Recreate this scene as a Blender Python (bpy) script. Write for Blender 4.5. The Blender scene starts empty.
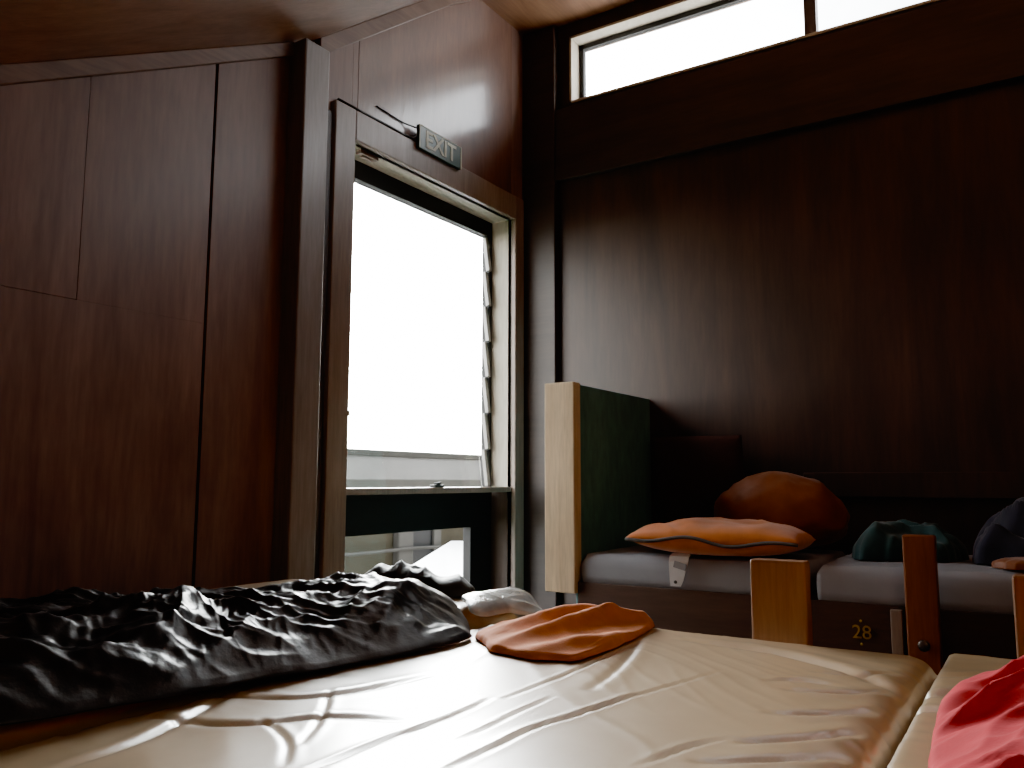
import bpy, math, random
import numpy as np
from mathutils import Vector, Matrix, noise
random.seed(5)
C = bpy.context.scene.collection
H = 1.25                      # eye height over the floor; geometry below is written relative to the eye, then lifted

# ------------------------------------------------------------------ camera maths
F = 820.0
def _ray(x, y): return np.array([(x-512)/F, -(y-384)/F, 1.0])
_v1 = _ray(1045, 482); _v1 /= np.linalg.norm(_v1)
_v2 = _ray(-745, 478); _v2 -= _v2.dot(_v1)*_v1; _v2 /= np.linalg.norm(_v2)
_up = np.cross(_v1, _v2)
if _up[1] < 0: _up = -_up
RM = np.array([_v1, _v2, _up])
def onz(x, y, z):
    r = RM @ _ray(x, y); return r*(z/r[2])
def onx(x, y, X):
    r = RM @ _ray(x, y); return r*(X/r[0])
def ony(x, y, Y):
    r = RM @ _ray(x, y); return r*(Y/r[1])

# ------------------------------------------------------------------ mesh helpers
class MB:
    def __init__(s): s.v = []; s.f = []
    def add(s, vs, fs):
        n = len(s.v); s.v += [tuple(float(c) for c in p) for p in vs]
        s.f += [tuple(i+n for i in f) for f in fs]; return s
    def box(s, x0, x1, y0, y1, z0, z1):
        return s.add([(x0,y0,z0),(x1,y0,z0),(x1,y1,z0),(x0,y1,z0),(x0,y0,z1),(x1,y0,z1),(x1,y1,z1),(x0,y1,z1)],
                     [(0,3,2,1),(4,5,6,7),(0,1,5,4),(1,2,6,5),(2,3,7,6),(3,0,4,7)])
    def xbox(s, M, sx, sy, sz):
        b = MB().box(-sx/2,sx/2,-sy/2,sy/2,-sz/2,sz/2)
        return s.add([M @ Vector(p) for p in b.v], b.f)
    def prism(s, pts, axis, a, b):
        """pts: 2-D outline in the two other axes (counter-clockwise), extruded along axis from a to b"""
        n = len(pts)
        def P(p, t):
            return {'x': (t,p[0],p[1]), 'y': (p[0],t,p[1]), 'z': (p[0],p[1],t)}[axis]
        vs = [P(p,a) for p in pts]+[P(p,b) for p in pts]
        fs = [tuple(range(n))[::-1], tuple(range(n,2*n))]+[(i,(i+1)%n,n+(i+1)%n,n+i) for i in range(n)]
        return s.add(vs, fs)
    def tube(s, path, r, k=10):
        path = [Vector(p) for p in path]; rings = []
        for i, p in enumerate(path):
            d = (path[min(i+1,len(path)-1)]-path[max(i-1,0)]).normalized()
            a = d.orthogonal().normalized() if abs(d.z) > .95 else d.cross(Vector((0,0,1))).normalized()
            b = d.cross(a)
            rr = r[i] if isinstance(r, (list,tuple)) else r
            rings.append([p+a*math.cos(2*math.pi*j/k)*rr+b*math.sin(2*math.pi*j/k)*rr for j in range(k)])
        vs = [q for ring in rings for q in ring]; fs = []
        for i in range(len(path)-1):
            for j in range(k): fs.append((i*k+j, i*k+(j+1)%k, (i+1)*k+(j+1)%k, (i+1)*k+j))
        fs.append(tuple(range(k))[::-1]); fs.append(tuple((len(path)-1)*k+j for j in range(k)))
        return s.add(vs, fs)

def wloc(o):
    v = Vector((0,0,0))
    while o is not None: v += o.location; o = o.parent
    return v
def obj(name, mb, mat, parent=None, bevel=0, smooth=False, loc=None, seg=2):
    """ONE mesh object; vertices are given in scene axes, origin set to loc (or the parent's)"""
    base = wloc(parent) if parent else Vector((0,0,0))
    L = Vector(loc) if loc is not None else base
    me = bpy.data.meshes.new(name)
    me.from_pydata([tuple(Vector(p)-L) for p in mb.v], [], mb.f); me.update()
    import bmesh
    bm = bmesh.new(); bm.from_mesh(me); bmesh.ops.recalc_face_normals(bm, faces=bm.faces); bm.to_mesh(me); bm.free(); me.update()
    o = bpy.data.objects.new(name, me); C.objects.link(o)
    if parent: o.parent = parent
    o.location = L-base
    me.materials.append(mat)
    if smooth: me.polygons.foreach_set('use_smooth', [True]*len(me.polygons))
    if bevel:
        m = o.modifiers.new('edge', 'BEVEL'); m.width = bevel; m.segments = seg; m.limit_method = 'ANGLE'; m.angle_limit = .7
    return o
def tag(o, label, cat, group=None):
    o['label'] = label; o['category'] = cat
    if group: o['group'] = group
    return o
def thing(name, label, cat, loc, group=None):
    o = bpy.data.objects.new(name, None); C.objects.link(o); o.location = loc; o.empty_display_size = .1
    return tag(o, label, cat, group)
def struct(name, mb, mat, bevel=0, parent=None, **k):
    o = obj(name, mb, mat, parent, bevel, **k)
    if parent is None: o['kind'] = 'structure'
    return o

# ------------------------------------------------------------------ materials
def new_mat(name):
    m = bpy.data.materials.new(name); m.use_nodes = True
    nt = m.node_tree; b = nt.nodes['Principled BSDF']; return m, nt, b
def ramp(nt, fac, stops):
    r = nt.nodes.new('ShaderNodeValToRGB')
    while len(r.color_ramp.elements) < len(stops): r.color_ramp.elements.new(.5)
    for e, (p, c) in zip(r.color_ramp.elements, stops): e.position = p; e.color = (*c, 1)
    nt.links.new(fac, r.inputs[0]); return r.outputs[0]
def coords(nt, scale, rot=(0,0,0)):
    tc = nt.nodes.new('ShaderNodeTexCoord'); mp = nt.nodes.new('ShaderNodeMapping')
    mp.inputs['Scale'].default_value = scale; mp.inputs['Rotation'].default_value = rot
    nt.links.new(tc.outputs['Object'], mp.inputs[0]); return mp.outputs[0]
def ntex(nt, vec, scale, detail=4, rough=.5, dist=0):
    n = nt.nodes.new('ShaderNodeTexNoise'); n.inputs['Scale'].default_value = scale; n.inputs['Detail'].default_value = detail
    n.inputs['Roughness'].default_value = rough; n.inputs['Distortion'].default_value = dist
    nt.links.new(vec, n.inputs['Vector']); return n.outputs['Fac']
def bump(nt, b, h, strength, dist):
    bp = nt.nodes.new('ShaderNodeBump'); bp.inputs['Strength'].default_value = strength; bp.inputs['Distance'].default_value = dist
    nt.links.new(h, bp.inputs['Height']); nt.links.new(bp.outputs[0], b.inputs['Normal'])
def mix(nt, a, b_, fac, mode='MULTIPLY'):
    m = nt.nodes.new('ShaderNodeMix'); m.data_type = 'RGBA'; m.blend_type = mode
    m.inputs['Factor'].default_value = fac
    nt.links.new(a, m.inputs['A']); nt.links.new(b_, m.inputs['B']); return m.outputs['Result']
def wood(name, dark, light, stretch=(9,9,.9), rough=.4, coat=.0, coat_r=.2, stain=.5, bumpy=.08, spec=.5):
    m, nt, b = new_mat(name)
    v = coords(nt, stretch)
    n = ntex(nt, v, 1.6, 6, .62, .8)
    col = ramp(nt, n, [(.3, dark), (.72, light)])
    fine = ntex(nt, coords(nt, tuple(s*9 for s in stretch)), 1.5, 3, .6)
    col = mix(nt, col, ramp(nt, fine, [(.25,(.62,.6,.6)), (.65,(1,1,1))]), .6)
    st = ntex(nt, coords(nt, (1.3,1.3,.8)), 1.5, 5, .6, .6)
    col = mix(nt, col, ramp(nt, st, [(.3,(.5,.45,.45)), (.6,(1,1,1))]), stain)
    nt.links.new(col, b.inputs['Base Color'])
    rr = nt.nodes.new('ShaderNodeMapRange'); rr.inputs['To Min'].default_value = rough-.07; rr.inputs['To Max'].default_value = rough+.1
    nt.links.new(st, rr.inputs['Value']); nt.links.new(rr.outputs[0], b.inputs['Roughness'])
    b.inputs['Coat Weight'].default_value = coat; b.inputs['Coat Roughness'].default_value = coat_r
    b.inputs['Specular IOR Level'].default_value = spec
    bump(nt, b, n, bumpy, .004)
    if coat > .8: nt.links.new(b.inputs['Normal'].links[0].from_socket, b.inputs['Coat Normal'])
    return m
def plain(name, col, rough=.5, metal=0, var=.25, scale=8, spec=.5, sheen=0, bumpy=0, bscale=200):
    m, nt, b = new_mat(name)
    n = ntex(nt, coords(nt, (1,1,1)), scale, 4, .6)
    lo = tuple(c*(1-var) for c in col); hi = tuple(min(1, c*(1+var)) for c in col)
    nt.links.new(ramp(nt, n, [(.3, lo), (.7, hi)]), b.inputs['Base Color'])
    b.inputs['Roughness'].default_value = rough; b.inputs['Metallic'].default_value = metal
    b.inputs['Specular IOR Level'].default_value = spec
    if sheen: b.inputs['Sheen Weight'].default_value = sheen; b.inputs['Sheen Roughness'].default_value = .5
    if bumpy: bump(nt, b, ntex(nt, coords(nt, (1,1,1)), bscale, 3, .6), bumpy, .002)
    return m
def glass(name, gloss=.06, tint=(1,1,1)):
    m, nt, b = new_mat(name)
    out = nt.nodes['Material Output']; nt.nodes.remove(b)
    t = nt.nodes.new('ShaderNodeBsdfTransparent'); g = nt.nodes.new('ShaderNodeBsdfGlossy'); x = nt.nodes.new('ShaderNodeMixShader')
    n = ntex(nt, coords(nt, (1,1,1)), 6, 4, .6)
    nt.links.new(ramp(nt, n, [(.3, tuple(c*.9 for c in tint)), (.7, tint)]), t.inputs[0])
    g.inputs['Roughness'].default_value = .05; x.inputs[0].default_value = gloss
    nt.links.new(t.outputs[0], x.inputs[1]); nt.links.new(g.outputs[0], x.inputs[2]); nt.links.new(x.outputs[0], out.inputs[0])
    return m

M = {}
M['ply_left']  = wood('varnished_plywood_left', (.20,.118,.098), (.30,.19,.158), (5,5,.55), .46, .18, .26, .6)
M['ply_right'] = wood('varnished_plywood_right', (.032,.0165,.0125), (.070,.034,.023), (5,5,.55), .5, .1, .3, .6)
M['ply_gloss'] = wood('glossy_plywood_over_window', (.165,.082,.060), (.26,.138,.10), (5,5,.9), .46, 1.0, .17, .6, .35)
M['ceil']      = wood('ceiling_plywood', (.22,.11,.06), (.42,.23,.14), (.7,6,6), .42, .25, .22, .5)
M['post']      = wood('glare_lightened_stud_timber', (.24,.21,.20), (.34,.30,.29), (8,8,.7), .4, .2, .2, .4)  # stud colour lightened to stand in for the glare round the window
M['beam']      = wood('dark_stained_beam', (.036,.022,.018), (.065,.040,.033), (6,.6,6), .5, .1, .3, .5)
M['casing']    = wood('glare_lightened_casing_timber', (.24,.18,.15), (.36,.28,.235), (8,8,.8), .4, .15, .2, .3)  # window glare put into the colour, so the casing is paler
M['reveal']    = wood('pale_painted_reveal', (.50,.46,.38), (.66,.62,.52), (4,4,.7), .5, 0, .2, .2, .03)
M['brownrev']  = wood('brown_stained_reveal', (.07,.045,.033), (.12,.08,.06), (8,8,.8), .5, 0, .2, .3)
M['strip']     = wood('pale_batten', (.17,.10,.075), (.28,.18,.14), (1,8,8), .45, .1, .2, .3)
M['black']     = plain('black_window_frame', (.008,.007,.007), .6)
M['alu']       = plain('grey_aluminium', (.30,.29,.28), .4, .6)
M['glass']     = glass('clear_window_glass')
M['dirty']     = glass('dusty_louvre_glass', .07, (.97,.97,.95))
M['floor']     = wood('dark_floor_boards', (.04,.025,.018), (.09,.055,.04), (.8,7,7), .5, 0, .2, .4)
M['deck']      = wood('bunk_base_timber', (.07,.035,.02), (.14,.075,.045), (.8,7,7), .55, 0, .2, .4)
M['bunk']      = wood('dark_bunk_fascia', (.045,.022,.015), (.095,.05,.035), (6,.7,6), .5, .05, .2, .4)
M['rail']      = wood('orange_stained_pine', (.22,.095,.05), (.36,.17,.09), (10,10,.9), .42, .15, .25, .35)
M['rail2']     = wood('red_brown_post', (.17,.05,.022), (.30,.10,.045), (10,10,.9), .45, .1, .25, .35)
M['pale']      = wood('bare_pale_pine', (.62,.44,.26), (.86,.68,.46), (9,9,.7), .6, 0, .2, .25, .05)
M['green']     = wood('flare_tinted_board', (.11,.27,.27), (.17,.36,.36), (3,3,1), .55, 0, .2, .3, .02)  # greenish flare and reflection put into the end panel's colour
M['brass']     = plain('brass', (.45,.31,.10), .4, 1)
M['steel']     = plain('dull_steel', (.12,.10,.09), .4, 1)
M['signgreen'] = plain('sign_green', (.035,.075,.06), .35)
M['signpale']  = plain('sign_letters', (.6,.62,.5), .5)
M['cable']     = plain('black_cable', (.02,.015,.013), .5)
M['grey_sheet']= plain('grey_vinyl', (.27,.28,.315), .5, 0, .1, 6, .4, 0, .15, 90)
M['orange']    = plain('orange_fleece', (.50,.125,.022), .9, 0, .12, 20, .1, .12, .35, 260)
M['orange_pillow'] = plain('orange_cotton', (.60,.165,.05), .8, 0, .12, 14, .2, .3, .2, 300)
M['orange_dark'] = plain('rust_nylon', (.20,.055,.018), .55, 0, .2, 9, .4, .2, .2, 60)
M['piping']    = plain('dark_grey_piping', (.09,.085,.085), .7)
M['red']       = plain('crimson_cotton', (.46,.020,.034), .85, 0, .14, 12, .12, .05, .25, 220)
M['black_nylon'] = plain('black_nylon', (.007,.006,.0065), .32, 0, .3, 9, .5, 0, .5, 60)
M['black_cloth'] = plain('black_padded_cloth', (.013,.011,.011), .55, 0, .3, 9, .5, .1, .2, 90)
M['teal']      = plain('dark_teal_cloth', (.010,.040,.044), .7, 0, .3, 12, .3, .2)
M['navy']      = plain('navy_cloth', (.012,.012,.026), .75, 0, .3, 12, .3, .2)
M['maroon']    = plain('brown_pillow_cotton', (.06,.030,.026), .8, 0, .2, 10, .2)
M['white']     = plain('white_webbing', (.72,.71,.72), .7, 0, .06, 30, .3)
def vinyl():
    m, nt, b = new_mat('tan_vinyl_cover')
    n = ntex(nt, coords(nt, (1,1,1)), 5, 5, .6, .4)
    nt.links.new(ramp(nt, n, [(.3,(.40,.265,.14)), (.7,(.50,.345,.195))]), b.inputs['Base Color'])
    b.inputs['Roughness'].default_value = .36; b.inputs['Specular IOR Level'].default_value = .8
    b.inputs['Coat Weight'].default_value = 1.0; b.inputs['Coat Roughness'].default_value = .27
    bump(nt, b, ntex(nt, coords(nt, (1,1,1)), 380, 2, .5), .06, .001)
    return m
M['tan'] = vinyl()
def plastic():
    m, nt, b = new_mat('clear_grey_plastic')
    n = ntex(nt, coords(nt, (1,1,1)), 18, 4, .6)
    nt.links.new(ramp(nt, n, [(.3,(.24,.235,.225)), (.7,(.38,.37,.35))]), b.inputs['Base Color'])
    b.inputs['Roughness'].default_value = .22; b.inputs['Alpha'].default_value = .7; b.inputs['Specular IOR Level'].default_value = .9
    return m
M['plastic'] = plastic()
M['out_wall'] = plain('beige_weatherboard', (.019,.0165,.0105), .9, 0, .05, 5, .05)
M['out_white'] = plain('white_painted_metal', (.03,.029,.026), .8, 0, .05, 5, .05)
M['out_roof'] = plain('weathered_grey_roof', (.010,.0085,.0065), .95, 0, .35, 4, .03)
M['out_bright'] = plain('sunlit_white_roofing', (.85,.86,.86), .5, 0, .04, 2)
M['out_glass'] = plain('dark_window_pane', (.002,.0024,.0026), .5, 0, .2, 8, .1)
M['grass'] = plain('far_grass', (.03,.045,.02), .9, 0, .3, .5)

# ------------------------------------------------------------------ noise helpers
def nz(x, y, z=0.0): return noise.noise(Vector((x, y, z)))
def fbm(x, y, s, o=3):
    a = 1.0; t = 0
    for i in range(o): t += a*nz(x, y, s+i*7.3); x *= 2.1; y *= 2.1; a *= .5
    return t
def folds(x, y, ang, wl, elong, seed, warp=.6):
    c, s = math.cos(ang), math.sin(ang)
    a = (-x*s+y*c)/wl; b = (x*c+y*s)/(wl*elong)
    a += warp*nz(x/wl*.4, y/wl*.4, seed+31)
    return 1-2.2*abs(nz(a, b, seed))
def sm(a, b, x):
    t = min(1, max(0, (x-a)/(b-a))); return t*t*(3-2*t)

def heap(outline, base, hfun, nr=46, nt=220, hem=.012, rough=.0, seed=0, power=2.6, centre=None, expo=.5):
    """a heap of cloth lying on `base`: closed mesh, outline = plan polygon, hfun(x, y, r) = height over base"""
    P = [np.array(p[:2], float) for p in outline]
    c = sum(P)/len(P) if centre is None else np.array(centre, float)
    ang = [math.atan2(*(p-c)[::-1]) for p in P]
    order = sorted(range(len(P)), key=lambda i: ang[i]); A_ = [ang[i] for i in order]; Q = [P[i] for i in order]
    def R(t):
        d = np.array([math.cos(t), math.sin(t)])
        for i in range(len(Q)):
            a, b = Q[i], Q[(i+1) % len(Q)]
            e = b-a; den = d[0]*e[1]-d[1]*e[0]
            if abs(den) < 1e-9: continue
            w = a-c; k = (w[0]*e[1]-w[1]*e[0])/den; q = (w[0]*d[1]-w[1]*d[0])/den
            if k > 0 and -1e-6 <= q <= 1+1e-6: return k
        return .1
    th = [2*math.pi*i/nt for i in range(nt)]
    rr = np.array([R(t) for t in th])
    for _ in range(3): rr = (np.roll(rr,1)+2*rr+np.roll(rr,-1))/4
    rr = [r*(1+rough*fbm(math.cos(t)*3, math.sin(t)*3, seed)) for r, t in zip(rr, th)]
    vs = []; fs = []
    bz = base if callable(base) else (lambda x, y: base)
    vs.append((c[0], c[1], bz(*c)+hfun(c[0], c[1], 0)))
    for j in range(1, nr+1):
        q = (j/nr)**.85
        for i, t in enumerate(th):
            x = c[0]+math.cos(t)*rr[i]*q; y = c[1]+math.sin(t)*rr[i]*q
            pr = max(0, 1-q**power)**expo
            z = bz(x, y)+hem*min(1, (1-q)*30+.35)+pr*max(0, hfun(x, y, q))
            vs.append((x, y, z))
    for i in range(nt): fs.append((0, 1+i, 1+(i+1) % nt))
    for j in range(nr-1):
        for i in range(nt):
            a = 1+j*nt+i; b = 1+j*nt+(i+1) % nt; fs.append((a, a+nt, b+nt, b))
    n = len(vs); last = 1+(nr-1)*nt
    for x, y, z in vs[:n]: vs.append((x, y, min(bz(x, y)+.0005, z-.002)))
    fs += [tuple(n+k for k in reversed(f)) for f in list(fs)]
    for i in range(nt):
        fs.append((last+i, n+last+i, n+last+(i+1) % nt, last+(i+1) % nt))
    m = MB(); m.add(vs, fs); return m

def mattress(x0, x1, y0, y1, ztop, zbot, creases=(), seed=0, step=.006, rad=.03, amp=.004, crown=.012, edge_pucker=.0, soft=0):
    """creases: (list of plan points, depth, width)"""
    nx = int((x1-x0)/step)+1; ny = int((y1-y0)/step)+1
    def spaced(a, b, n):
        t = np.linspace(0, 1, n); return a+(b-a)*t
    X = spaced(x0, x1, nx); Y = spaced(y0, y1, ny)
    GX, GY = np.meshgrid(X, Y, indexing='ij')
    hx = np.minimum(GX-x0, x1-GX); hy = np.minimum(GY-y0, y1-GY)
    def rnd(d):
        t = np.clip(d/rad, 0, 1); return rad*(np.sqrt(1-(1-t)**2)-1)
    Zg = rnd(hx)+rnd(hy)
    if soft:
        t_ = np.clip((GY-y0)/soft, 0, 1); Zg += -.022*(1-t_)**2
    Zg = np.maximum(Zg, -rad*1.35)
    w, l = (y1-y0)/2, (x1-x0)/2
    Zg += crown*(1-((GY-(y0+y1)/2)/w)**4)*(1-((GX-(x0+x1)/2)/l)**8)-crown*.8
    for pts, depth, width in creases:
        for _ in range(3):      # corner-cutting, so that the creases run in curves
            q_ = [pts[0]]
            for a_, b_ in zip(pts, pts[1:]):
                q_ += [tuple(.75*np.array(a_)+.25*np.array(b_)), tuple(.25*np.array(a_)+.75*np.array(b_))]
            pts = q_+[pts[-1]]
        if width < .0115: width *= .7; depth *= .8
        else: depth *= 1.5
        best = np.full(GX.shape, 9.); side = np.zeros(GX.shape); fade = np.ones(GX.shape)
        tot = sum(math.dist(pts[i], pts[i+1]) for i in range(len(pts)-1)); run = 0
        for i in range(len(pts)-1):
            a = np.array(pts[i]); b = np.array(pts[i+1]); e = b-a; L = np.linalg.norm(e); e = e/L
            px = GX-a[0]; py = GY-a[1]
            t = np.clip(px*e[0]+py*e[1], 0, L)
            dx = px-t*e[0]; dy = py-t*e[1]; d = np.hypot(dx, dy); s = np.sign(px*-e[1]+py*e[0])*d
            k = d < best; best = np.where(k, d, best); side = np.where(k, s, side)
            fade = np.where(k, np.sin(np.pi*np.clip((run+t)/tot*.92+.04, 0, 1))**.6, fade); run += L
        s = side/width
        prof = -np.exp(-(s*1.6)**2)+  .45*np.exp(-((s-1.4)/1.1)**2)+.2*np.exp(-((s+1.6)/1.3)**2)
        Zg += depth*prof*fade*np.exp(-(best/(width*4))**2)
    noisev = np.empty(GX.shape)
    for i in range(nx):
        for j in range(ny):
            x, y = X[i], Y[j]
            v = fbm(x*3.2, y*4.2, seed, 2)*.8
            r = folds(x, y, .28+.5*nz(x*1.5, y*1.5, seed+3), .10, 4.5, seed+5)
            v += max(0, r-.55)*.7
            if edge_pucker:
                d = min(y-y0, y1-y); v += edge_pucker*math.exp(-d/.05)*max(0, folds(x, y, 1.45, .045, 6, seed+9))
            noisev[i, j] = v
    Zg += amp*noisev
    vs = [(X[i], Y[j], ztop+Zg[i, j]) for i in range(nx) for j in range(ny)]
    idx = lambda i, j: i*ny+j
    fs = [(idx(i,j), idx(i+1,j), idx(i+1,j+1), idx(i,j+1)) for i in range(nx-1) for j in range(ny-1)]
    ring = [idx(i,0) for i in range(nx)]+[idx(nx-1,j) for j in range(1,ny)]+[idx(i,ny-1) for i in range(nx-2,-1,-1)]+[idx(0,j) for j in range(ny-2,0,-1)]
    n = len(vs); R = len(ring); zlev = [0.3, .7, 1.0]
    prev = ring
    for k, q in enumerate(zlev):
        cur = []
        for r_ in ring:
            x, y, z = vs[r_]; cx, cy = (x0+x1)/2, (y0+y1)/2
            zz = z+(zbot-z)*q
            bul = .002*math.sin(q*math.pi)
            vs.append((x+(bul if x > x1-1e-6 else -bul if x < x0+1e-6 else 0), y+(bul if y > y1-1e-6 else -bul if y < y0+1e-6 else 0), zz)); cur.append(len(vs)-1)
        for i in range(R):
            fs.append((prev[i], cur[i], cur[(i+1) % R], prev[(i+1) % R]))
        prev = cur
    fs.append(tuple(prev[::-1]))
    m = MB(); m.add(vs, fs)
    def sample(x, y):
        if not (x0-.014 <= x <= x1+.014 and y0-.014 <= y <= y1+.014): return -9.
        x = min(max(x, x0), x1); y = min(max(y, y0), y1); K = int(math.ceil(.016/step))
        i = int(round((x-x0)/(x1-x0)*(nx-1))); j = int(round((y-y0)/(y1-y0)*(ny-1)))
        return ztop+max(Zg[max(i-K,0):i+K+1, max(j-K,0):j+K+1].max(), -.016)
    TOPS.append(sample)
    return m
TOPS = []
def rest(x, y, low=-.335):
    return max([low]+[t(x, y) for t in TOPS])+.002

# ================================================================== THE SETTING
YA, XB = 2.10, 3.387                 # window wall plane y, clerestory wall plane x
XR, YN, ZF = -1.0, -2.4, -H          # rear wall, near wall, floor
prof = [(XR, .03), (.93, 1.015), (1.93, 1.555), (2.72, 2.165), (2.86, 2.255), (XB, 2.265)]   # roof line along x
# window wall: backing sheets with routed joints, around the opening
WX0, WX1, WZ1, WZ0 = 2.14, 3.245, 1.26, -.75
TH = .115
def panel(m, x0, x1, z0, z1fun):
    xs = [x0]+[p[0] for p in prof if x0 < p[0] < x1]+[x1]
    m.prism([(x0, z0), (x1, z0)]+[(x, z1fun(x)) for x in reversed(xs)], 'y', YA, YA+.02)
def roof(x):
    for (a, za), (b, zb) in zip(prof, prof[1:]):
        if a <= x <= b: return za+(zb-za)*(x-a)/(b-a)
    return prof[-1][1]
m = MB(); g = .0022
J1 = 1.545
panel(m, -.12, 1.15-g/4, .4685, roof)
panel(m, 1.15+g/4, J1-.005, .4675, roof)
panel(m, XR, J1-.005, ZF, lambda x: min(roof(x), .4675))
panel(m, J1+.005, WX0, ZF, roof)
panel(m, WX1, XB+.12, ZF, roof)
panel(m, WX0, WX1, ZF, lambda x: WZ0)
o = struct('wall_left', m, M['ply_left'], .001)
m = MB(); panel(m, WX0+.03+g/2, WX1+.0, WZ1, roof); panel(m, WX0, WX0+.03-g/2, WZ1, roof)
struct('wall_left', m, M['ply_gloss'], .001)
m = MB()     # studwork and outside skin behind the sheets, so that the joints read dark
m.prism([(XR, ZF), (WX0-.02, ZF), (WX0-.02, roof(WX0-.02)), (1.93, roof(1.93)), (.93, roof(.93)), (XR, roof(XR))], 'y', YA+.024, YA+TH)
m.prism([(WX1+.02, ZF), (XB+.12, ZF), (XB+.12, 2.27), (WX1+.02, roof(WX1))], 'y', YA+.024, YA+TH)
m.prism([(WX0-.02, WZ1+.02), (WX1+.02, WZ1+.02), (WX1+.02, 2.25), (2.86, 2.25), (2.72, 2.16), (WX0-.02, roof(WX0)-.01)], 'y', YA+.024, YA+TH)
m.box(WX0-.02, WX1+.02, YA+.024, YA+TH, ZF, WZ0-.02)
struct('wall_outside', m, M['beam'])
# clerestory wall
CZ0, CZ1, CY1, CY0 = 1.844, 2.19, 1.85, -1.75
m = MB()
m.box(XB, XB+.12, YN, YA+.02, ZF, CZ0)
m.box(XB, XB+.12, CY1, YA+.02, CZ0, 2.27); m.box(XB, XB+.12, YN, CY0, CZ0, 2.27); m.box(XB, XB+.12, CY0, CY1, CZ1, 2.27)
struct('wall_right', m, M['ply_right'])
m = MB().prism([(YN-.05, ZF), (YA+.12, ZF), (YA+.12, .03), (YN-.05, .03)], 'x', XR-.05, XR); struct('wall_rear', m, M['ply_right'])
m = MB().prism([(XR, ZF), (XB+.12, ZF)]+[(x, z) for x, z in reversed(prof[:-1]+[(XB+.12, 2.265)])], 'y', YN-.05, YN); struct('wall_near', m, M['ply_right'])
top = prof[:-1]+[(XB+.3, 2.268)]
m = MB().prism([(x, z) for x, z in top]+[(x, z+.06) for x, z in reversed(top)], 'y', YN-.05, YA+.4)
struct('ceiling', m, M['ceil'])
m = MB().box(XR-.05, XB+.12, YN-.05, YA+.12, ZF-.05, ZF); struct('floor', m, M['floor'])
# header beam under the clerestory, corner post, wall stud
m = MB().box(XB-.035, XB, YN, YA, 1.452, 1.815); struct('trim_1', m, M['beam'], .004)
m = MB().box(XB-.045, XB, 1.915, YA, ZF, 2.255); struct('trim_2', m, M['beam'], .004)
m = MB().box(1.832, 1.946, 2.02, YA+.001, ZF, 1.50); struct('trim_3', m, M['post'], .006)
# pale batten under the roof line on both sides of the stud
def batten(x0, x1, d0, d1, yo):
    xs = [x0]+[p[0] for p in prof if x0 < p[0] < x1]+[x1]
    return MB().prism([(x, roof(x)-d0) for x in xs]+[(x, roof(x)-d1) for x in reversed(xs)], 'y', YA-yo, YA)
struct('trim_4', batten(.6, 1.832, .0, .052, .022), M['strip'], .003)
struct('trim_5', batten(1.946, 2.86, .0, .07, .03), M['strip'], .003)
# dark strip put in for the shaded gap between stud and casing
m = MB().box(1.975, 2.03, YA-.012, YA, ZF, 1.33); struct('trim_6', m, M['beam'], .003)

# ------------------------------------------------------------------ the escape window
w1 = bpy.data.objects.new('window_1', None); C.objects.link(w1); w1.location = (2.69, YA, WZ0); w1['kind'] = 'structure'
cx0, cx1, cz1 = 2.036, 3.322, 1.376
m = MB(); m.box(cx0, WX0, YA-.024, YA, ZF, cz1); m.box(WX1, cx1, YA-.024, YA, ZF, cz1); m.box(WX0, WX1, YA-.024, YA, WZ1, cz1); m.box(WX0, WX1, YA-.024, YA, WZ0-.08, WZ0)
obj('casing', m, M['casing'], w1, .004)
m = MB(); t = .018
m.box(WX0-t, WX0, YA, YA+.16, -.04, WZ1+t); m.box(WX1, WX1+t, YA, YA+.16, -.04, WZ1+t); m.box(WX0, WX1, YA, YA+.16, WZ1, WZ1+t);
obj('reveal', m, M['reveal'], w1)
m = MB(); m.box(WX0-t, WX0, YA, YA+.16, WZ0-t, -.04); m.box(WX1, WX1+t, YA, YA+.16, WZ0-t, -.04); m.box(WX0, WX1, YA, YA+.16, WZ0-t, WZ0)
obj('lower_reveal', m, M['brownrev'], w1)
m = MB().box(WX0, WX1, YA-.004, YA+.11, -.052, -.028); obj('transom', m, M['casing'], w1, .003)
fy0, fy1 = YA+.112, YA+.155
m = MB()
m.box(WX0, WX1, fy0, fy1, WZ1-.075, WZ1); m.box(WX1-.026, WX1, fy0, fy1, -.028, WZ1-.075); m.box(WX0, WX0+.022, fy0, fy1, -.028, WZ1-.075)
obj('louvre_frame', m, M['black'], w1, .002)
m = MB()
m.box(WX0, WX1, fy0, fy1, -.21, -.052); m.box(WX1-.165, WX1, fy0, fy1, WZ0, -.21); m.box(WX0, WX0+.02, fy0, fy1, WZ0, -.21); m.box(WX0+.02, WX1-.165, fy0, fy1, WZ0, WZ0+.08)
obj('lower_frame', m, M['black'], w1, .002)
m = MB().box(WX0+.02, WX1-.165, fy0+.02, fy0+.026, WZ0+.08, -.21); obj('lower_pane', m, M['glass'], w1)
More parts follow.
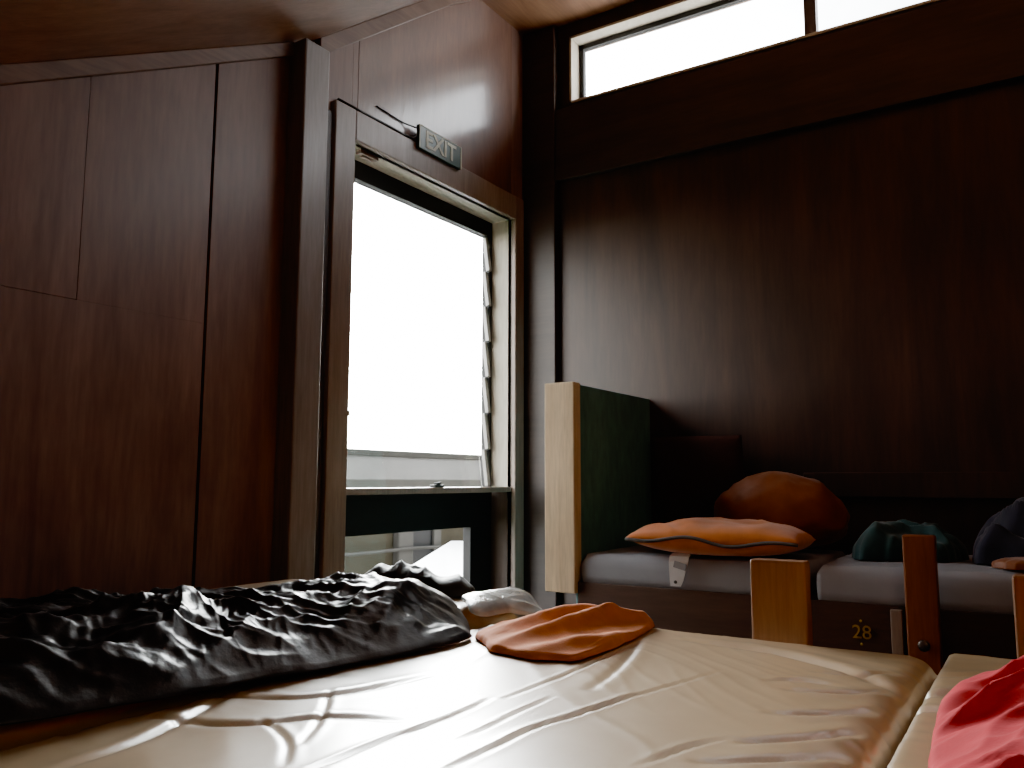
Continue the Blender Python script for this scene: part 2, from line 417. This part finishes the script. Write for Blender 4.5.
# louvre blades: seven tilted panes, each in a clip of the side channel
z0, z1 = -.026, WZ1-.078; bh = (z1-z0)/7
for k in range(7):
    zc = z0+bh*(k+.5); tilt = math.radians(-6)
    Mx = Matrix.Translation((2.69-.01, YA+.136, zc)) @ Matrix.Rotation(tilt, 4, 'X')
    bl = obj('louvre_blade', MB().xbox(Mx, WX1-WX0-.09, .005, bh*1.06), M['dirty'], w1)
    Mc = Matrix.Translation((WX1-.037, YA+.118, zc)) @ Matrix.Rotation(tilt*1.3, 4, 'X')
    obj('blade_clip', MB().xbox(Mc, .022, .02, bh*1.0), M['alu'], bl, .003)
m = MB().tube([(WX0+.012, YA+.06, .235), (WX0+.012, YA+.02, .24), (WX0+.03, YA-.0, .243)], [.007,.008,.010], 8)
obj('louvre_lever', m, M['black'], w1, smooth=True)
m = MB().box(2.675, 2.735, YA+.0, YA+.03, -.028, -.016); m.box(2.69, 2.715, YA+.0, YA+.02, -.016, -.006); obj('sash_catch', m, M['black'], w1, .003)
m = MB().box(2.215, 2.315, YA+.02, YA+.05, WZ1-.016, WZ1); m.box(2.235, 2.295, YA+.028, YA+.044, WZ1-.024, WZ1-.016); obj('head_bracket', m, M['casing'], w1, .003)

# ------------------------------------------------------------------ clerestory window
w2 = bpy.data.objects.new('window_2', None); C.objects.link(w2); w2.location = (XB, 0, CZ0); w2['kind'] = 'structure'
m = MB(); q = .012
m.box(XB-.006, XB+.12, CY1-q, CY1, CZ0, CZ1); m.box(XB-.006, XB+.12, CY0, CY0+q, CZ0, CZ1); m.box(XB-.006, XB+.12, CY0, CY1, CZ1-q, CZ1); m.box(XB-.006, XB+.12, CY0, CY1, CZ0, CZ0+q)
obj('reveal', m, M['reveal'], w2)
m = MB(); f = .025; a, b = XB+.075, XB+.105
m.box(a, b, CY1-q-f, CY1-q, CZ0+q, CZ1-q); m.box(a, b, CY0+q, CY0+q+f, CZ0+q, CZ1-q); m.box(a, b, CY0, CY1, CZ1-q-f, CZ1-q); m.box(a, b, CY0, CY1, CZ0+q, CZ0+q+.008)
obj('frame', m, M['black'], w2, .002)
edges = [CY1-q-f, .72, -.42, CY0+q+f]
for y in (.72, -.42):
    obj('mullion', MB().box(XB+.06, XB+.11, y-.025, y+.025, CZ0+q, CZ1-q), M['beam'], w2, .002)
for i in range(3):
    obj('pane', MB().box(XB+.088, XB+.092, edges[i+1], edges[i], CZ0+q, CZ1-q-f), M['glass'], w2)

# ------------------------------------------------------------------ exit sign and its cables
L = Vector((2.68, YA-.02, 1.378))
sx0, sx1, sz0, sz1 = 2.487, 2.776, 1.350, 1.450
t = thing('exit_sign', 'small dark green EXIT sign with pale letters above the window', 'sign', (2.63, YA-.03, 1.35))
obj('sign_box', MB().box(sx0, sx1, YA-.041, YA-.025, sz0, sz1), M['signgreen'], t, .002)
m = MB(); e = .006
m.box(sx0, sx0+e, YA-.0425, YA-.041, sz0, sz1); m.box(sx1-e, sx1, YA-.0425, YA-.041, sz0, sz1); m.box(sx0+e, sx1-e, YA-.0425, YA-.041, sz1-e*.6, sz1)
obj('sign_rim', m, M['signpale'], t)
def text_mesh(body, size, depth, bold=0):
    cu = bpy.data.curves.new('t', 'FONT'); cu.body = body; cu.size = size; cu.extrude = depth; cu.offset = bold; cu.align_x = 'CENTER'; cu.align_y = 'CENTER'
    to = bpy.data.objects.new('t', cu); C.objects.link(to)
    dg = bpy.context.evaluated_depsgraph_get(); me = bpy.data.meshes.new_from_object(to.evaluated_get(dg))
    bpy.data.objects.remove(to); 
    r = MB(); r.add([v.co for v in me.vertices], [tuple(p.vertices) for p in me.polygons]); bpy.data.meshes.remove(me); return r
def place(mb, Mx): r = MB(); r.add([Mx @ Vector(p) for p in mb.v], mb.f); return r
tm = text_mesh('EXIT', .100, .0012, .0022)
Mx = Matrix.Translation((2.630, YA-.042, (sz0+sz1)/2-.002)) @ Matrix.Rotation(math.pi/2, 4, 'X') @ Matrix.Diagonal((1.02,1,1,1))
obj('sign_lettering', place(tm, Mx), M['signpale'], t)
m = MB().tube([(2.06, YA-.008, 1.389), (2.2, YA-.010, 1.387), (2.34, YA-.012, 1.387), (2.42, YA-.012, 1.386), (2.47, YA-.018, 1.388), (2.481, YA-.03, 1.40)], .006, 8)
tag(obj('cable', m, M['cable'], None, 0, True, (2.06, YA, 1.38)), 'dark cable lying along the top of the window casing to the sign', 'cable')
m = MB().tube([(2.27, YA-.004, 1.448), (2.35, YA-.005, 1.443), (2.43, YA-.005, 1.44), (2.483, YA-.028, 1.434)], .003, 6)
tag(obj('cable', m, M['cable'], None, 0, True, (2.30, YA, 1.44)), 'short thin wire on the plywood, running into the sign\'s left edge', 'cable')

# ================================================================== NEAR SLEEPING PLATFORM
XE, ZM = 1.735, -.315
ZD = ZM-.105
t = thing('sleeping_platform', 'wide timber sleeping platform carrying the tan mattresses', 'bunk', (.4, 0, ZF))
obj('deck', MB().box(XR+.01, XE-.01, YN+.02, YA-.10, ZD-.02, ZD), M['deck'], t, .003)
obj('end_board', MB().box(XE-.01, XE+.012, YN+.02, YA-.10, ZD-.16, ZD), M['bunk'], t, .004)
obj('base_panel', MB().box(XE-.08, XE-.06, YN+.02, YA-.10, ZF, ZD-.02), M['bunk'], t)
for y in (-1.6, -.2, 1.2): obj('joist', MB().box(XR+.02, XE-.08, y-.03, y+.03, ZF, ZD-.02), M['deck'], t)

def pl(pts, z=ZM): return [tuple(onz(x, y, z)[:2]) for x, y in pts]
cr = [
 (pl([(300,775),(320,767),(390,739),(454,718),(489,700)]), .006, .009),
 (pl([(505,699),(563,677),(601,660),(640,643)]), .005, .008),
 (pl([(455,742),(475,735),(517,714),(552,698)]), .004, .007),
 (pl([(440,775),(468,760),(496,749),(531,730),(584,714),(636,695)]), .006, .009),
 (pl([(562,722),(601,707),(672,686),(720,672)]), .003, .010),
 (pl([(640,766),(664,757),(696,744),(730,738)]), .004, .010),
 (pl([(769,681),(800,680),(840,687)]), .003, .012),
 (pl([(690,640),(770,650),(840,668),(895,688)]), .006, .022),
 (pl([(895,672),(850,676),(815,672)]), .004, .012),
 (pl([(884,690),(840,694),(790,690)]), .005, .012),
 (pl([(873,708),(830,714),(770,712)]), .005, .014),
 (pl([(858,728),(810,738),(740,742)]), .006, .014),
 (pl([(842,752),(780,760),(700,762)]), .005, .014),
 (pl([(60,768),(140,742),(210,705),(235,690)]), .004, .012),
 (pl([(150,715),(230,728),(330,716),(400,722)]), .004, .014),
 (pl([(200,690),(280,700),(360,692),(430,676)]), .004, .014),
 (pl([(330,690),(322,720),(300,745)]), .004, .010),
 (pl([(260,720),(290,740),(285,765)]), .004, .010),
 (pl([(640,640),(620,668),(590,690)]), .003, .014),
]
tag(obj('mattress', mattress(-.45, XE, .184, 1.075, ZM, ZD+.001, cr, 3, .0055, .026, .0026, .008, 1.6, .055), M['tan'], None, 0, True, (.6,.63,ZD)),
    'creased tan vinyl mattress in the middle, with the orange cloth on its far end', 'mattress', 'tan mattresses on the platform')
cr2 = [(pl([(905,688),(935,694),(990,690)]), .006, .014), (pl([(885,712),(920,706),(960,712)]), .005, .012), (pl([(900,672),(960,676),(1020,672)]), .003, .014)]
tag(obj('mattress', mattress(-.45, 1.80, -.68, .178, ZM, ZD+.001, cr2, 13, .008, .020, .003, .006, .8), M['tan'], None, 0, True, (.6,-.25,ZD)),
    'tan vinyl mattress under the red sleeping bag, split from its neighbour by a gap', 'mattress', 'tan mattresses on the platform')
tag(obj('mattress', mattress(-.45, 1.73, 1.10, 1.89, -.28, ZD+.001, [], 23, .01, .03, .002, .008, .3), M['tan'], None, 0, True, (.6,1.5,ZD)),
    'tan vinyl mattress along the plywood wall, mostly hidden under black sleeping bag', 'mattress', 'tan mattresses on the platform')

# ladder stiles poking up over the platform's end
t = thing('bunk_ladder', 'orange-stained ladder whose two post tops stand above the mattress end', 'ladder', (1.80, .24, ZF))
def stile(y0, y1, z1): return MB().box(1.805, 1.850, y0, y1, ZF, z1)
obj('ladder_post', stile(.433, .551, -.168), M['rail'], t, .006, seg=3)
obj('ladder_post', stile(-.050, .063, -.172), M['rail'], t, .006, seg=3)
for z in (-.60, -.88): obj('rung', MB().box(1.812, 1.842, .0605, .4305, z, z+.07), M['rail'], t, .004)

# ------------------------------------------------------------------ black sleeping bag
def crinkle(x, y, ang, wl, elong, seed, warp=.6):
    return max(0, folds(x, y, ang, wl, elong, seed, warp))**1.6
def hb(x, y, r):
    h = .012+.040*sm(1.05, 1.4, x)*sm(1.45, 1.10, y); lowf = 1-.55*sm(.9, 1.25, x)*sm(1.15, 1.35, y); h += 0+.012*fbm(x*2.2, y*2.6, 4, 2)
    h += .024*crinkle(x, y, -.25, .15, 3.2, 2, .9)+.018*crinkle(x, y, .45, .085, 3.0, 8, .9)+.010*crinkle(x, y, 2.3, .055, 3, 12, .8)+.008*crinkle(x, y, -.6, .04, 4, 16, .8)+.004*crinkle(x, y, 1.1, .025, 4, 19, .8)
    h += .026*math.exp(-((y-1.24)/.10)**2)+.012*math.exp(-((y-1.5)/.05)**2)
    return max(.006, h*lowf)
outl = [(.15,1.22),(.30,1.10),(.55,1.06),(.9,1.03),(1.12,.99),(1.30,.965),(1.37,.975),(1.45,1.05),(1.53,1.16),(1.55,1.30),(1.50,1.42),(1.38,1.50),(1.2,1.55),(1.0,1.62),(.75,1.74),(.5,1.76),(.2,1.74),(.02,1.5)]
tag(obj('sleeping_bag', heap(outl, lambda x, y: max(rest(x, y), -.272-.037*sm(1.13, 1.0, y)), hb, 110, 460, .006, .02, 3, 3.0, expo=.85), M['black_nylon'], None, 0, True, (.85,1.4,-.28)),
    'crumpled black nylon sleeping bag spread along the plywood wall', 'sleeping bag')
# black padded jacket at the far end, in front of the lower pane
def hj(x, y, r):
    return max(.010, .030+.016*folds(x, y, .5, .07, 2.0, 21, .8)+.010*folds(x, y, 1.9, .045, 2, 25, .8)+.022*math.exp(-(((x-1.64)/.05)**2+((y-1.43)/.05)**2))+.008*sm(1.4,1.2,y))
oj = [(1.58,1.49),(1.62,1.53),(1.67,1.50),(1.71,1.44),(1.715,1.34),(1.715,1.26),(1.70,1.20),(1.64,1.195),(1.60,1.24),(1.60,1.36),(1.575,1.43)]
tag(obj('jacket', heap(oj, rest, hj, 50, 260, .008, .04, 9, 2.4), M['black_cloth'], None, 0, True, (1.62,1.4,-.285)),
    'black padded jacket bunched up in front of the lower window pane', 'jacket')
# clear grey plastic bag
op = [(1.57,1.155),(1.70,1.155),(1.76,1.13),(1.75,1.07),(1.685,.995),(1.64,1.00),(1.60,1.04),(1.50,1.045),(1.49,1.07),(1.53,1.11)]
def hp(x, y, r): return max(.003, .006+.007*folds(x, y, .9, .11, 2.4, 41, .6)+.003*folds(x, y, 2.3, .05, 2, 44, .6))
op = [(min(x, 1.79), y) for x, y in op]
tag(obj('plastic_bag', heap(op, lambda x, y: max(rest(x, y, -.312), -.274-.034*sm(1.12, .99, y)), hp, 40, 160, .006, .02, 15, 2.0), M['plastic'], None, 0, True, (op[0][0],op[0][1],-.306)),
    'shiny clear grey plastic bag between the black sleeping bag and the orange cloth', 'plastic bag')

# ------------------------------------------------------------------ orange fleece
oo = [tuple(onz(px, py, ZM+.008)[:2]) for px, py in [(474,634),(500,622),(560,612),(610,606),(640,608),(656,622),(640,634),(612,648),(575,660),(530,658),(492,650)]]
oo = [(min(x, 1.722), y) for x, y in oo]
RID = [(pl(p, -.285), A0, A1, wd) for p, A0, A1, wd in (
    ([(482,629),(540,618),(600,610),(640,611)], .016, .040, .030),
    ([(494,638),(550,629),(600,618),(645,614)], .016, .036, .026),
    ([(506,645),(556,641),(608,634),(650,624)], .012, .030, .024),
    ([(524,652),(575,650),(615,643),(636,634)], .008, .014, .020),
    ([(560,622),(590,616),(615,617)], .004, .010, .014))]
def ho(x, y, r):
    h = .010; p = np.array((x, y)); wob = .006*nz(x*9, y*9, 3)
    for pts, A0, A1, wd in RID:
        best = 9; T = 0; n_ = len(pts)-1
        for k in range(n_):
            a = np.array(pts[k]); e = np.array(pts[k+1])-a; L2 = e.dot(e)
            t_ = min(1, max(0, (p-a).dot(e)/L2)); d = np.linalg.norm(p-a-t_*e)
            if d < best: best, T = d, (k+t_)/n_
        h += (A0+(A1-A0)*sm(0, .8, T))*math.exp(-((best+wob)/wd)**2)
    return max(.006, h+.002*fbm(x*16, y*16, 5, 2))
tag(obj('blanket', heap(oo, rest, ho, 60, 300, .009, .025, 31, 2.6, expo=.7), M['orange'], None, 0, True, (oo[0][0],oo[0][1],ZM)),
    'small orange fleece blanket, loosely folded on the far end of the tan mattress', 'blanket')

# ------------------------------------------------------------------ red sleeping bag at the right edge
def hr(x, y, r):
    h = .030+.10*sm(.12, -.15, y)*sm(.85, 1.15, x)+.026*crinkle(x, y, 2.55, .11, 3.0, 51, .8)+.014*crinkle(x, y, 2.0, .06, 3, 58, .8)+.008*folds(x, y, 1.6, .06, 2.4, 55, .8)+.012*fbm(x*4, y*4, 6, 2)
    return max(.012, h)
orr = [(.55,.06),(.80,.10),(1.02,.125),(1.20,.138),(1.36,.135),(1.42,.10),(1.50,.02),(1.58,-.12),(1.62,-.32),(1.5,-.55),(1.0,-.62),(.5,-.55),(.40,-.2)]
tag(obj('sleeping_bag', heap(orr, rest, hr, 70, 360, .012, .03, 61, 3.0), M['red'], None, 0, True, (1.0,-.2,ZM)),
    'crimson red sleeping bag heaped on the tan mattress near the camera', 'sleeping bag')

# ================================================================== BUNK ALONG THE CLERESTORY WALL
UF = 2.69
t = thing('wall_bunk', 'dark timber bunk built along the plywood wall, with brass number and pale end post', 'bunk', (3.0, .4, ZF))
obj('bunk_base', MB().box(UF+.02, XB-.002, -2.0, 1.452, -.385, -.364), M['bunk'], t)
fb = obj('front_board', MB().box(UF, UF+.022, -2.0, 1.452, -.66, -.364), M['bunk'], t, .003)
obj('kick_panel', MB().box(UF+.10, UF+.12, -2.0, 1.452, ZF, -.66), M['bunk'], t)
obj('end_panel', MB().box(UF+.035, XB-.002, 1.455, 1.478, ZF, .362), M['green'], t, .003)
obj('end_post', MB().box(UF-.02, UF+.035, 1.452, 1.578, -.405, .368), M['pale'], t, .004)
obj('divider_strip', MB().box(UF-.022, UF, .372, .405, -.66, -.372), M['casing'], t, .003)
p = obj('bunk_post', MB().box(UF-.06, UF-.022, .272, .358, ZF, -.152), M['rail2'], t, .005)
m = MB().tube([(UF-.061, .315, -.458), (UF-.066, .315, -.458), (UF-.070, .315, -.458)], [.016,.016,.010], 12); obj('bolt', m, M['steel'], p, smooth=True)
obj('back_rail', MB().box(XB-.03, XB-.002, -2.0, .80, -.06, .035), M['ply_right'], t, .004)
tm = text_mesh('28', .056, .002)
Mx = Matrix.Translation((UF-.0025, .488, -.449)) @ Matrix.Rotation(-math.pi/2, 4, 'Z') @ Matrix.Rotation(math.pi/2, 4, 'X')
nb = obj('bunk_number', place(tm, Mx), M['brass'], fb)
for z in (-.415, -.483): obj('pin', MB().tube([(UF-.0005, .49, z), (UF-.003, .49, z), (UF-.005, .49, z)], [.004,.004,.002], 8), M['brass'], nb)

tag(obj('mattress', mattress(UF+.005, XB-.02, .650, 1.436, -.258, -.3635, [(([(UF+.02,1.1),(UF+.25,1.0)]), .004, .02)], 71, .014, .022, .004, .006, .3), M['grey_sheet'], None, 0, True, (3.0,1.05,-.36)),
    'thin grey mattress on the wall bunk with the orange pillow on it', 'mattress', 'grey mattresses on the wall bunk')
tag(obj('mattress', mattress(UF+.005, XB-.02, -1.30, .612, -.252, -.3635, [(([(UF+.03,.15),(UF+.06,-.1)]), .006, .02)], 77, .014, .022, .005, .006, .6), M['grey_sheet'], None, 0, True, (3.0,-.3,-.36)),
    'thin grey mattress on the wall bunk behind the red-brown post', 'mattress', 'grey mattresses on the wall bunk')

# pillows
def pillow(cx, cy, cz, lx, ly, th, Mrot, seed, wr=.012):
    m = MB(); n = 60; vs = []
    for side in (1, -1):
        for i in range(n+1):
            for j in range(n+1):
                a = -1+2*i/n; b = -1+2*j/n
                e = max(0, (1-abs(a)**2.4))*max(0, (1-abs(b)**2.4))
                pin = 1-.07*(abs(a)**2*(1-abs(b)**2)+0)-.0
                pin2 = 1-.07*(abs(b)**2*(1-abs(a)**2))
                h = th*e**.42
                w = wr*(folds(a*lx, b*ly, .4, .12, 2, seed, .8)+.6*fbm(a*2, b*2, seed+2, 2))*e**.5
                vs.append(Vector((a*lx*pin2*1.0, b*ly*pin, side*h+(w if side > 0 else 0))))
    N = (n+1)**2; fs = []
    for k in (0, N):
        for i in range(n):
            for j in range(n):
                q = (k+i*(n+1)+j, k+(i+1)*(n+1)+j, k+(i+1)*(n+1)+j+1, k+i*(n+1)+j+1)
                fs.append(q if k == 0 else q[::-1])
    m.add([Matrix.Translation((cx,cy,cz)) @ Mrot @ v for v in vs], fs); return m
def weld(o, d=.0008):
    import bmesh
    bm = bmesh.new(); bm.from_mesh(o.data); bmesh.ops.remove_doubles(bm, verts=bm.verts, dist=d); bmesh.ops.recalc_face_normals(bm, faces=bm.faces); bm.to_mesh(o.data); bm.free(); o.data.update()
    o.data.polygons.foreach_set('use_smooth', [True]*len(o.data.polygons)); return o
t = thing('pillow', 'bright orange flat pillow with dark piping lying on the front of grey mattress', 'pillow', (2.84, .96, -.255))
R1 = Matrix.Rotation(.08, 4, 'Z') @ Matrix.Rotation(.03, 4, 'Y')
pc = weld(obj('pillowcase', pillow(2.822, .955, -.197, .185, .285, .058, R1, 81), M['orange_pillow'], t))
pts = []
for k in range(41):
    b = -1+2*k/40; v = Vector((-.185*(1-.0)*(1-.07*b*b*0)*(1-.07*(b**2)*0)*1.0, .285*b*.93*(1+.07*abs(b)**2), .0))
    v.z = .014*math.sin(b*5.2)*(1-b*b)-.006; v.x *= 1.015
    pts.append(Matrix.Translation((2.822,.955,-.197)) @ R1 @ v)
obj('piping', MB().tube(pts, .006, 8), M['piping'], t, smooth=True)

def ball(cx, cy, zb, rx, ry, hz, seed):
    m = MB(); n1, n2 = 40, 80; vs = []; fs = []
    for i in range(n1+1):
        ph = math.pi*i/n1
        for j in range(n2):
            th = 2*math.pi*j/n2
            d = Vector((math.sin(ph)*math.cos(th), math.sin(ph)*math.sin(th), math.cos(ph)))
            k = 1+.05*fbm(d.x*2, d.y*2+d.z*3, seed, 3)+.03*folds(d.y*.3, d.z*.3, 1.2, .09, 3, seed+4)
            z = d.z*k; z = z if z > 0 else z*.5
            vs.append((cx+rx*d.x*k, cy+ry*d.y*k, zb+hz*(z+.5)/1.5))
    for i in range(n1):
        for j in range(n2): fs.append((i*n2+j, (i+1)*n2+j, (i+1)*n2+(j+1) % n2, i*n2+(j+1) % n2))
    return m.add(vs, fs)
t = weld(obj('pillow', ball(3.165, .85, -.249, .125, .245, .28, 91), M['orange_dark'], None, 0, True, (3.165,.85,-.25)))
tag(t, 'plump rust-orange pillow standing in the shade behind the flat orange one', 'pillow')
Rl = Matrix.Rotation(math.radians(80), 4, 'Y')
t = weld(obj('pillow', pillow(3.325, 1.215, -.025, .215, .195, .035, Rl, 97, .004), M['maroon'], None, 0, True, (3.25,1.19,-.25)))
tag(t, 'dark brown pillow leaning on the wall beside the greenish end panel', 'pillow')
# white webbing strap with buckle hanging over the mattress edge
t = thing('strap', 'white webbing tab hanging over the edge of the grey mattress under the pillow', 'strap', (UF-.005, 1.06, -.26))
m = MB(); a = .034; yc = 1.057
prof_s = [(UF+.09, -.249), (UF+.02, -.249), (UF-.003, -.253), (UF-.012, -.272), (UF-.014, -.305), (UF-.013, -.335), (UF-.012, -.352)]
vs = []; fs = []
for k, (x, z) in enumerate(prof_s):
    wd = a if k < 4 else a*(1-.16*(k-3)); sh = .004*max(0, k-3)
    for s in (-1, 1):
        for d in (0, .004): vs.append((x-d, yc+sh+s*wd, z+(d if k < 2 else 0)))
for k in range(len(prof_s)-1):
    b = 4*k; c_ = b+4
    fs += [(b,b+2,c_+2,c_), (b+1,c_+1,c_+3,b+3), (b,c_,c_+1,b+1), (b+2,b+3,c_+3,c_+2)]
m.add(vs, fs); obj('webbing', m, M['white'], t)
obj('tab_fold', MB().xbox(Matrix.Translation((UF-.019, 1.05, -.283)) @ Matrix.Rotation(.25,4,'X'), .004, .045, .022), M['grey_sheet'], t, .001)
obj('eyelet', MB().tube([(UF-.016,1.068,-.338),(UF-.018,1.068,-.338),(UF-.019,1.068,-.338)], [.006,.006,.004], 10), M['piping'], t)
# dim clothing heaps at the right
def pile(outl, zb, h, seed, mat, name, label, cat):
    def hh(x, y, r): return max(.01, h*(.75+.35*folds(x, y, .9, .10, 2, seed, .8)+.3*fbm(x*7, y*7, seed+2, 3)))
    c = (sum(p[0] for p in outl)/len(outl), sum(p[1] for p in outl)/len(outl), zb)
    return tag(obj(name, heap(outl, rest, hh, 36, 140, .012, .1, seed, 2.2), mat, None, 0, True, c), label, cat)
pile([(2.86,.50),(2.95,.56),(3.12,.55),(3.22,.44),(3.2,.27),(3.05,.22),(2.9,.27)], -.252, .10, 101, M['teal'], 'jumper', 'dark teal jumper heaped on grey mattress behind the red-brown post', 'clothing')
pile([(2.88,.19),(3.0,.20),(3.2,.2),(3.3,.0),(3.25,-.3),(3.0,-.34),(2.86,-.2)], -.252, .17, 107, M['navy'], 'blanket', 'dark navy blanket heaped on the far right of the grey mattress', 'blanket')
pile([(2.73,.105),(2.79,.15),(2.85,.13),(2.85,-.02),(2.80,-.10),(2.73,-.08)], -.252, .025, 113, M['orange_dark'], 'cloth', 'small rust-red cloth at the edge of grey mattress beside the ladder post', 'cloth')

# ================================================================== OUTSIDE
YO = 6.2
def ox(px, py=555): return ony(px, py, YO)[0]
def oz(px, py): return ony(px, py, YO)[2]
t = thing('neighbouring_building', 'beige building with grey roof seen through the window', 'building', (9, YO, -4))
obj('wall', MB().box(2, 18, YO, YO+.2, -4, -.06), M['out_wall'], t)
obj('downpipe', MB().box(ox(392), ox(407), YO-.1, YO-.002, -4, -.1), M['out_white'], t, .02)
wdw = obj('window_frame', MB().box(ox(430), ox(437), YO-.06, YO-.002, -1.6, -.2), M['out_white'], t)
obj('window_pane', MB().box(ox(408), ox(430), YO-.03, YO-.002, -1.6, -.2), M['out_glass'], wdw)
m = MB().tube([(ox(330,553), YO-.12, oz(330,555)), (ox(365), YO-.12, oz(365,552)), (ox(400), YO-.12, oz(400,548)), (ox(440), YO-.12, oz(440,546)), (ox(480), YO-.12, oz(480,542))], .02, 6)
obj('conduit', m, M['out_white'], t)
obj('gutter', MB().box(2, 18, YO-.22, YO-.04, -.10, .02), M['out_white'], t, .02)
obj('roof', MB().prism([(YO-.2, .02), (YO+1.6, .36), (YO+1.6, .30), (YO-.2, -.04)], 'x', 2, 18), M['out_roof'], t)
obj('ridge_cap', MB().box(2, 18, YO+1.5, YO+1.75, .30, .42), M['out_white'], t, .02)
# bright low roof below the window
q0, q1, q2, q3 = onz(396,575,-1.05), onz(452,539,-1.05), onz(476,538,-1.05), None
a = ony(393, 577, 3.6); b = ony(451, 541, 5.6); c_ = ony(520, 541, 5.6); d = ony(560, 600, 3.2); e_ = ony(350, 605, 3.2)
P = [a, b, c_, d, e_]
m = MB(); vs = [tuple(p) for p in P]+[(p[0], p[1], p[2]-.08) for p in P]; n = 5
m.add(vs, [(0,1,2,3,4), (9,8,7,6,5)]+[(i,(i+1)%n,n+(i+1)%n,n+i) for i in range(n)])
t = thing('lean_to_roof', 'bright white sloping roof just outside the lower window pane', 'roof', (float(a[0]), float(a[1]), float(a[2])))
obj('roof_sheet', m, M['out_bright'], t)
vp = ony(389, 583, 3.3)
obj('vent_cowl', MB().tube([(vp[0],vp[1],vp[2]-.4),(vp[0],vp[1],vp[2]-.03),(vp[0],vp[1],vp[2]),(vp[0],vp[1],vp[2]+.02)], [.02,.02,.022,.012], 12), M['out_bright'], t, smooth=True)
m = MB().box(-40, 60, 2.4, 90, -4.1, -4); struct('ground', m, M['grass'])

# ================================================================== LIGHT
W = bpy.data.worlds.new('sky'); bpy.context.scene.world = W; W.use_nodes = True
nt = W.node_tree; bg = nt.nodes['Background']
tc = nt.nodes.new('ShaderNodeTexCoord'); sp = nt.nodes.new('ShaderNodeSeparateXYZ'); nt.links.new(tc.outputs['Generated'], sp.inputs[0])
nt.links.new(ramp(nt, sp.outputs['Z'], [(0.0,(1,.985,.95)), (.5,(.9,.95,1))]), bg.inputs['Color'])
SKY, GLOW, GEXP = 17.0, 215.0, 22.0        # hazy sky, brighter round the veiled sun low beyond the window
vm = nt.nodes.new('ShaderNodeVectorMath'); vm.operation = 'DOT_PRODUCT'; nt.links.new(tc.outputs['Generated'], vm.inputs[0])
vm.inputs[1].default_value = Vector((.73,.62,.29)).normalized()
def mth(op, a, b):
    n = nt.nodes.new('ShaderNodeMath'); n.operation = op
    for i, q in enumerate((a, b)):
        if isinstance(q, (int, float)): n.inputs[i].default_value = q
        else: nt.links.new(q, n.inputs[i])
    return n.outputs[0]
nt.links.new(mth('ADD', mth('MULTIPLY', mth('POWER', mth('MAXIMUM', vm.outputs['Value'], 0.0), GEXP), GLOW), SKY), bg.inputs['Strength'])
def area(name, loc, rot, sx, sy, power=0, col=(1,1,1), portal=False, spread=math.pi):
    l = bpy.data.lights.new(name, 'AREA'); l.shape = 'RECTANGLE'; l.size = sx; l.size_y = sy; l.energy = power; l.color = col; l.spread = spread
    if portal: l.cycles.is_portal = True
    o = bpy.data.objects.new(name, l); C.objects.link(o); o.location = loc; o.rotation_euler = rot; return o
area('window_portal', (2.69, YA+.2, .25), (-math.pi/2, 0, 0), 1.2, 2.0, portal=True)
area('clerestory_portal', (XB+.16, .05, 2.02), (0, math.pi/2, 0), .45, 3.7, portal=True)
# warm light from the room behind the photographer
_d = Vector((1.55,.25,-.30))-Vector((.55,-.95,.55))
area('room_lamp', (.55,-.95,.55), _d.to_track_quat('-Z','Y').to_euler(), .5, .4, 1.7, (1,.78,.55), spread=math.radians(110))

# ================================================================== CAMERA
cam = bpy.data.cameras.new('camera'); co = bpy.data.objects.new('camera', cam); C.objects.link(co)
cam.sensor_width = 36; cam.lens = F/1024*36; cam.clip_start = .02
Rm = Matrix([[RM[i][0], RM[i][1], -RM[i][2]] for i in range(3)])
co.rotation_euler = Rm.to_euler()
bpy.context.scene.camera = co

for o in list(C.objects):
    if o.parent is None: o.location.z += H

vs_ = bpy.context.scene.view_settings
vs_.view_transform = 'AgX'; vs_.look = 'AgX - Punchy'; vs_.exposure = 0.05; vs_.gamma = 1.2
